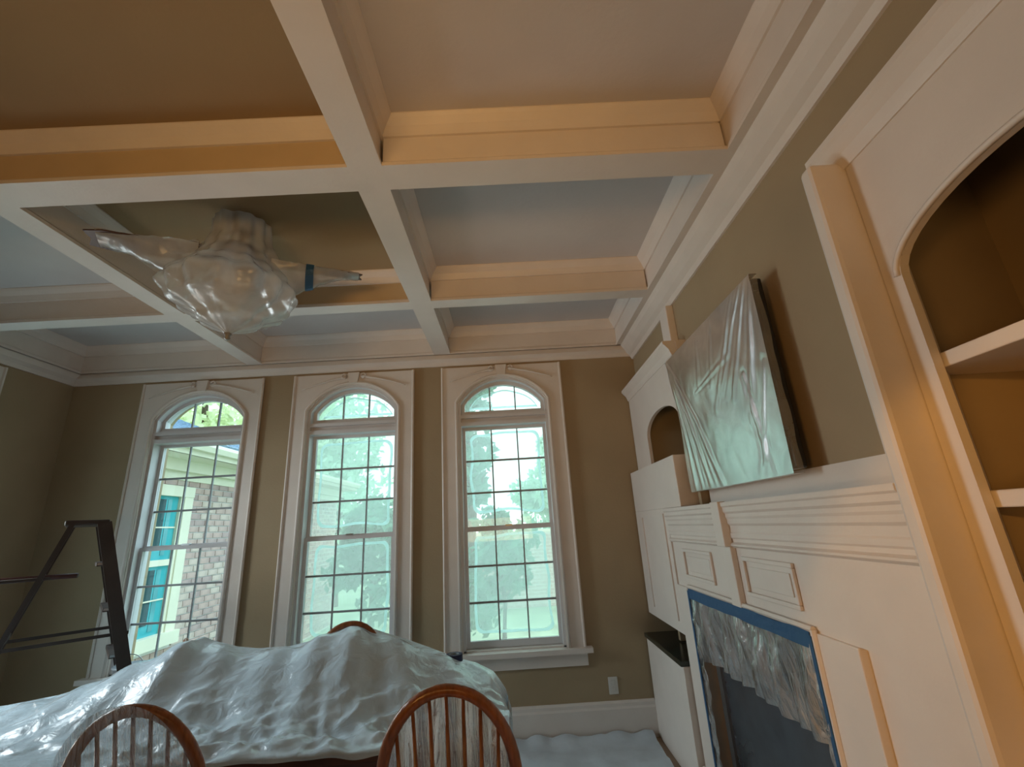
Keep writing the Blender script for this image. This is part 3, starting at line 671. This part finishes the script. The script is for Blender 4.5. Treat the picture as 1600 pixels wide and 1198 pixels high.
for k in range(5):
    z = .30+.29*k; x = -2.50-(.46)*(z/1.73)
    s = lk('step', B((x-.07, x+.035, 3.16, 3.64, z-.012, z+.012), (x+.02, x+.035, 3.16, 3.64, z-.05, z), bev=.003), darkmetal)
    link('tread_edge', B((x-.065, x+.035, 3.155, 3.165, z-.004, z+.010)), steel, s)
for y in (3.19, 3.61): lk('spreader', B((-3.38, -2.72, y-.004, y+.004, 1.0, 1.02)), darkmetal)
for z in (.5, 1.05, 1.4): x = -3.12-.5*(1.73-z)/1.73; lk('rear_brace', B((x-.012, x+.012, 3.19, 3.61, z-.012, z+.012)), darkmetal)
for y in (3.14, 3.66): lk('rubber_foot', B((-2.55, -2.45, y-.025, y+.025, 0, .05), bev=.006), black)
# paint shelf
lk('paint_shelf', B((-3.40, -3.10, 3.26, 3.54, 1.385, 1.405), bev=.004), darkmetal)
pp = thing('roller_pole', 'dark roller pole lying across the stepladder toward the left wall', 'pole', (-3.25, 3.12, 1.40), math.radians(20))
bm = bmesh.new(); tube(bm, [(-.62, 0, .01), (-.35, 0, .006), (.36, 0, .0)], [.007, .016, .016], 10); link('shaft', bm, mat('maroon_pole', (.06, .015, .012), .4), pp, smooth=True)
bm = bmesh.new(); tube(bm, [(-.28, 0, .005), (-.10, 0, .003)], .022, 10); link('grip', bm, black, pp, smooth=True)
bk = thing('bucket', 'pale plastic bucket at the foot of the stepladder', 'bucket', (-2.82, 3.72, .55))
# a small folding stool carries the bucket
st = thing('work_stool', 'small work stool beneath the pale bucket beside the ladder', 'stool', (-2.82, 3.72, 0))
K(st, 'seat', B((-2.95, -2.69, 3.60, 3.84, .52, .55), bev=.006), darkmetal)
for sx in (-2.93, -2.71):
    for sy in (3.62, 3.82): K(st, 'leg', B((sx-.014, sx+.014, sy-.014, sy+.014, 0, .52)), darkmetal)
bm = bmesh.new(); lathe(bm, [(.075, 0), (.10, .19), (.106, .19), (.106, .20), (.10, .205), (.06, .17)], n=24); link('pail', bm, paper, bk, smooth=True)
bm = bmesh.new(); tube(bm, [(.105*math.cos(a), -.01, .18+.09*math.sin(a)) for a in [PI*i/12 for i in range(13)]], .003, 6); link('handle', bm, steel, bk)

ld.rotation_euler = (0, 0, math.radians(42))
# ------------------------------------------------------------------ chairs
def make_chair():
    t = thing('dining_chair', 'x', 'chair', group='bow back dining chairs around the table')
    # local: back toward -y (faces +y), seat centre at origin
    bm = bmesh.new()
    out = [(.215*math.cos(a)*(1+.04*math.cos(2*a)), .20*math.sin(a)) for a in [2*PI*i/28 for i in range(28)]]
    prism(bm, out, XY, .425, .452); bmesh.ops.bevel(bm, geom=[e for e in bm.edges if abs(e.verts[0].co.z-e.verts[1].co.z) < 1e-4], offset=.008, segments=2, affect='EDGES')
    link('seat', bm, wood, t, smooth=False)
    def bow(a):   # a 0..1 along the hoop
        th = PI*(-.16+1.32*a); x = -.202*math.cos(th); zz = .84+.25*math.sin(th) if math.sin(th) >= 0 else .84+.80*math.sin(th)*1.0
        return x, zz
    pts = []
    # hoop: from seat up around
    side = [(.135, .44), (.165, .55), (.190, .67), (.203, .78)]
    arc = [(.205*math.cos(PI*i/24), .82+.26*math.sin(PI*i/24)) for i in range(25)]
    path = side+arc+[(-x, z) for x, z in side[::-1]]
    lean = lambda z: -.15-.14*(z-.44)/.63
    bm = bmesh.new(); tube(bm, [(x, lean(z), z) for x, z in path], .0185, 10, flat=.75, up=Vector((0, 1, 0))); link('bow', bm, wood, t, smooth=True)
    for k in range(-3, 4):
        xb = k*.040; xt = k*.052; f = abs(xt)/.205; zt = .82+.26*math.sqrt(1-f*f)
        bm = bmesh.new(); tube(bm, [(xb, lean(.44), .44), ((xb+xt)/2*1.02, lean(.62), .62), (xt, lean(zt), zt)], [.0075, .0085, .0055], 8); link('spindle', bm, wood, t, smooth=True)
    for sx in (-1, 1):
        for sy in (-1, 1):
            bm = bmesh.new(); p0 = Vector((sx*.14, sy*.13, .43)); p1 = Vector((sx*.20, sy*.20, 0))
            rr = [.013, .017, .021, .016, .021, .016, .012]; tube(bm, [p0+(p1-p0)*i/6 for i in range(7)], rr, 10); link('leg', bm, wood, t, smooth=True)
    for sx in (-1, 1):
        bm = bmesh.new(); tube(bm, [(sx*.175, -.168, .18), (sx*.175, 0, .18), (sx*.175, .168, .18)], [.008, .013, .008], 8); link('stretcher', bm, wood, t, smooth=True)
    bm = bmesh.new(); tube(bm, [(-.175, 0, .18), (0, 0, .18), (.175, 0, .18)], [.008, .013, .008], 8); link('stretcher', bm, wood, t, smooth=True)
    return t
ch = make_chair()
spots = [((-.235, 1.90), 0, 'nearest bow back oak chair right of centre, uncovered with bare spindles'),
         ((-1.20, 1.90), .05, 'near bow back oak chair at lower left under clear film'),
         ((-.925, 2.50), PI, 'far bow back chair making the round hump under the table cover'),
         ((-1.57, 2.92), math.radians(-58), 'far bow back chair making the sharp peak under the table cover')]
for i, ((x, y), rz, lab) in enumerate(spots):
    c = ch if i == 0 else cop(ch)
    c.location = (x, y, 0); c.rotation_euler = (0, 0, rz); c['label'] = lab; c['category'] = 'chair'
    if i > 2: c.scale = (1, 1, .972)

# ------------------------------------------------------------------ table
tb = thing('dining_table', 'dark brown wooden dining table under the big plastic cover', 'table', (-1.2, 2.4, 0))
TX0, TX1 = -2.55, -.16
K(tb, 'tabletop', B((TX0, TX1, 2.08, 2.76, .715, .75), bev=.006), tablewood)
K(tb, 'apron', B((TX0+.08, TX1-.08, 2.13, 2.15, .62, .715), (TX0+.08, TX1-.08, 2.69, 2.71, .62, .715)), tablewood)
for x in (TX0+.1, TX1-.1):
    for y in (2.14, 2.70):
        bm = bmesh.new(); lathe(bm, [(.022, 0), (.035, .05), (.028, .2), (.038, .4), (.03, .5), (.04, .62), (.04, .715)], (x, y, 0), 14); K(tb, 'leg', bm, tablewood, smooth=True)

# plastic cover over the table and far chairs
sil = [(-3.55, .70), (-3.1, .76), (-2.75, .79), (-2.5, .82), (-2.32, .86), (-2.15, .925), (-1.95, .99), (-1.84, 1.035), (-1.757, 1.062), (-1.69, 1.035), (-1.56, 1.0), (-1.45, .985), (-1.28, .985), (-1.16, 1.005), (-1.07, 1.035), (-.99, 1.058), (-.925, 1.065), (-.85, 1.058), (-.77, 1.03), (-.62, .98), (-.5, .935), (-.36, .88), (-.24, .845), (-.15, .80), (-.09, .72), (-.06, .62)]
def silz(x):
    if x <= sil[0][0]: return sil[0][1]
    for (a, za), (b, zb) in zip(sil, sil[1:]):
        if a <= x <= b: return za+(zb-za)*(x-a)/(b-a)
    return sil[-1][1]
def fold(x, y): # ridged noise for crumpled film
    p = Vector((x*5, y*7, 0)); q = Vector((x*13+y*4, y*15, 3)); 
    return .5-abs(noise.noise(p))*1.3+.5*(.4-abs(noise.noise(q)))
def drapef(u, v):
    x = -3.55+3.49*u
    if v < .09:   # front hem
        s = v/.09; y = 2.045+.0*s; z = .752+.013*s+.012*noise.noise(Vector((x*7, 1, 4)))*(1-s); y -= .012*(1-s)*noise.noise(Vector((x*9, 2, 2)))
        zz = z
    else:
        s = (v-.09)/.91; y = 2.05+.77*s
        if s < .93:
            base = .765; ridge = silz(x)
            w = ss(.22, .86, s)**1.1
            sag = .06*math.sin(PI*s)*(.4+.6*ss(.85, 1.0, ridge))
            zz = base+(ridge-base)*w-sag*.0
        else: zz = silz(x)+(.0)
        amp = .032*(1-ss(.25, .75, s))+.008
        zz += amp*fold(x, y)*(1.3 if x > -1.6 else .5)*min(1, s*9+.3)*(1-ss(.9, 1, s)*.8)
        zz += .010*math.sin(x*26+y*9+2.5*noise.noise(Vector((x*2, y*2, 0))))*ss(.3, .6, s)*(1-ss(.9, 1, s))
        # left of the table the sheet falls lower toward the viewer
        zz -= ss(-2.5, -3.4, x)*(.30*(1-s))
    return (x, y, max(zz, .3))
pc = thing('plastic_cover', 'large milky plastic sheet draped over the dining table and far chairs', 'plastic cover', (-1.2, 2.4, .75))
bm = bmesh.new(); grid(bm, 260, 80, drapef); K(pc, 'top_sheet', bm, drape, smooth=True)
# back fall
def backf(u, v):
    x = -3.55+3.49*u; z = silz(x); d = v*.55
    return (x, 2.82+.05*v+.02*math.sin(x*15)*v, max(.08, z-d*(1+.1*math.sin(x*7))+.0))
bm = bmesh.new(); grid(bm, 120, 10, backf); K(pc, 'back_sheet', bm, drape, smooth=True)
def sidef(u, v):
    y = 2.05+.77*u; z0 = .72+(silz(-.09)-.72)*u; x = -.075+.03*v+.02*math.sin(y*22)*v
    return (x, y+.02*noise.noise(Vector((y*6, v*3, 0))), z0-.02-.62*v+.0)
bm = bmesh.new(); grid(bm, 40, 20, lambda u, v: (lambda p: (p[0], p[1], max(.05, p[2])))(sidef(u, v))); K(pc, 'side_sheet', bm, drape, smooth=True)
# film on the lower left chair
def ccf(u, v):
    a = PI*u; x = -1.20+.225*math.cos(a)*(1+.02*math.sin(9*v)); top = .82+.285*math.sin(a); z = top-(top-.55)*v if True else 0
    y = 1.90-.15-.14*(z-.44)/.63-.03-.012*noise.noise(Vector((x*9, z*6, 0)))
    return (x, y, z)
cc = thing('plastic_cover', 'thin clear film over the back of the lower left chair', 'plastic cover', (-1.2, 1.65, .55))
bm = bmesh.new(); grid(bm, 60, 24, ccf); K(cc, 'sheet', bm, drape2, smooth=True)
# white sheet hanging just behind the right chair's spindles
def cbf(u, v):
    a = PI*u; x = -.235+.20*math.cos(a); top = .82+.245*math.sin(a); z = top-(top-.50)*v
    y = 1.90-.15-.14*(z-.44)/.63+.035+.010*math.sin(x*70+v*2)+.01*noise.noise(Vector((x*9, z*5, 1)))
    return (x, y, z)
cb = thing('plastic_cover', 'white film hanging behind the spindles of the nearest right chair', 'plastic cover', (-.235, 1.72, .5))
bm = bmesh.new(); grid(bm, 50, 24, cbf); K(cb, 'sheet', bm, film('white_chair_film', (.82, .82, .80), .15, .25, .6, 8, .4, stretch=(8, 1, 1)), smooth=True)
# tape roll on the ridge
tp = thing('tape_roll', 'navy roll of painters tape on the right end of the table cover', 'tape', (-.36, 2.80, .865))
bm = bmesh.new(); prof = [(.026, 0), (.046, 0), (.046, .035), (.026, .035)]
n = 24; rings = [[bm.verts.new((r*math.cos(2*PI*k/n), r*math.sin(2*PI*k/n), z)) for k in range(n)] for r, z in prof]
for i in range(4):
    for k in range(n): bm.faces.new((rings[i][k], rings[i][(k+1) % n], rings[(i+1) % 4][(k+1) % n], rings[(i+1) % 4][k]))
link('roll', bm, navy, tp); bm = bmesh.new()
rings = [[bm.verts.new((r*math.cos(2*PI*k/n), r*math.sin(2*PI*k/n), z)) for k in range(n)] for r, z in [(.024, 0), (.0265, 0), (.0265, .036), (.024, .036)]]
for i in range(4):
    for k in range(n): bm.faces.new((rings[i][k], rings[i][(k+1) % n], rings[(i+1) % 4][(k+1) % n], rings[(i+1) % 4][k]))
link('core', bm, paper, tp)

# ------------------------------------------------------------------ dust sheet on the floor
def dsf(u, v):
    x = -3.9+4.85*u; y = .3+3.66*v
    return (x, y, .012+.02*max(0, fold(x*.8, y*.8))+(.05*ss(3.85, 3.96, y)*(.4+abs(noise.noise(Vector((x*5, 0, 0)))))))
ds = link('dust_sheet', (lambda b: (grid(b, 150, 110, dsf), b)[1])(bmesh.new()), dust, smooth=True)
tag(ds, 'pale blue plastic dust sheet spread over the floor to the baseboard', 'dust sheet')
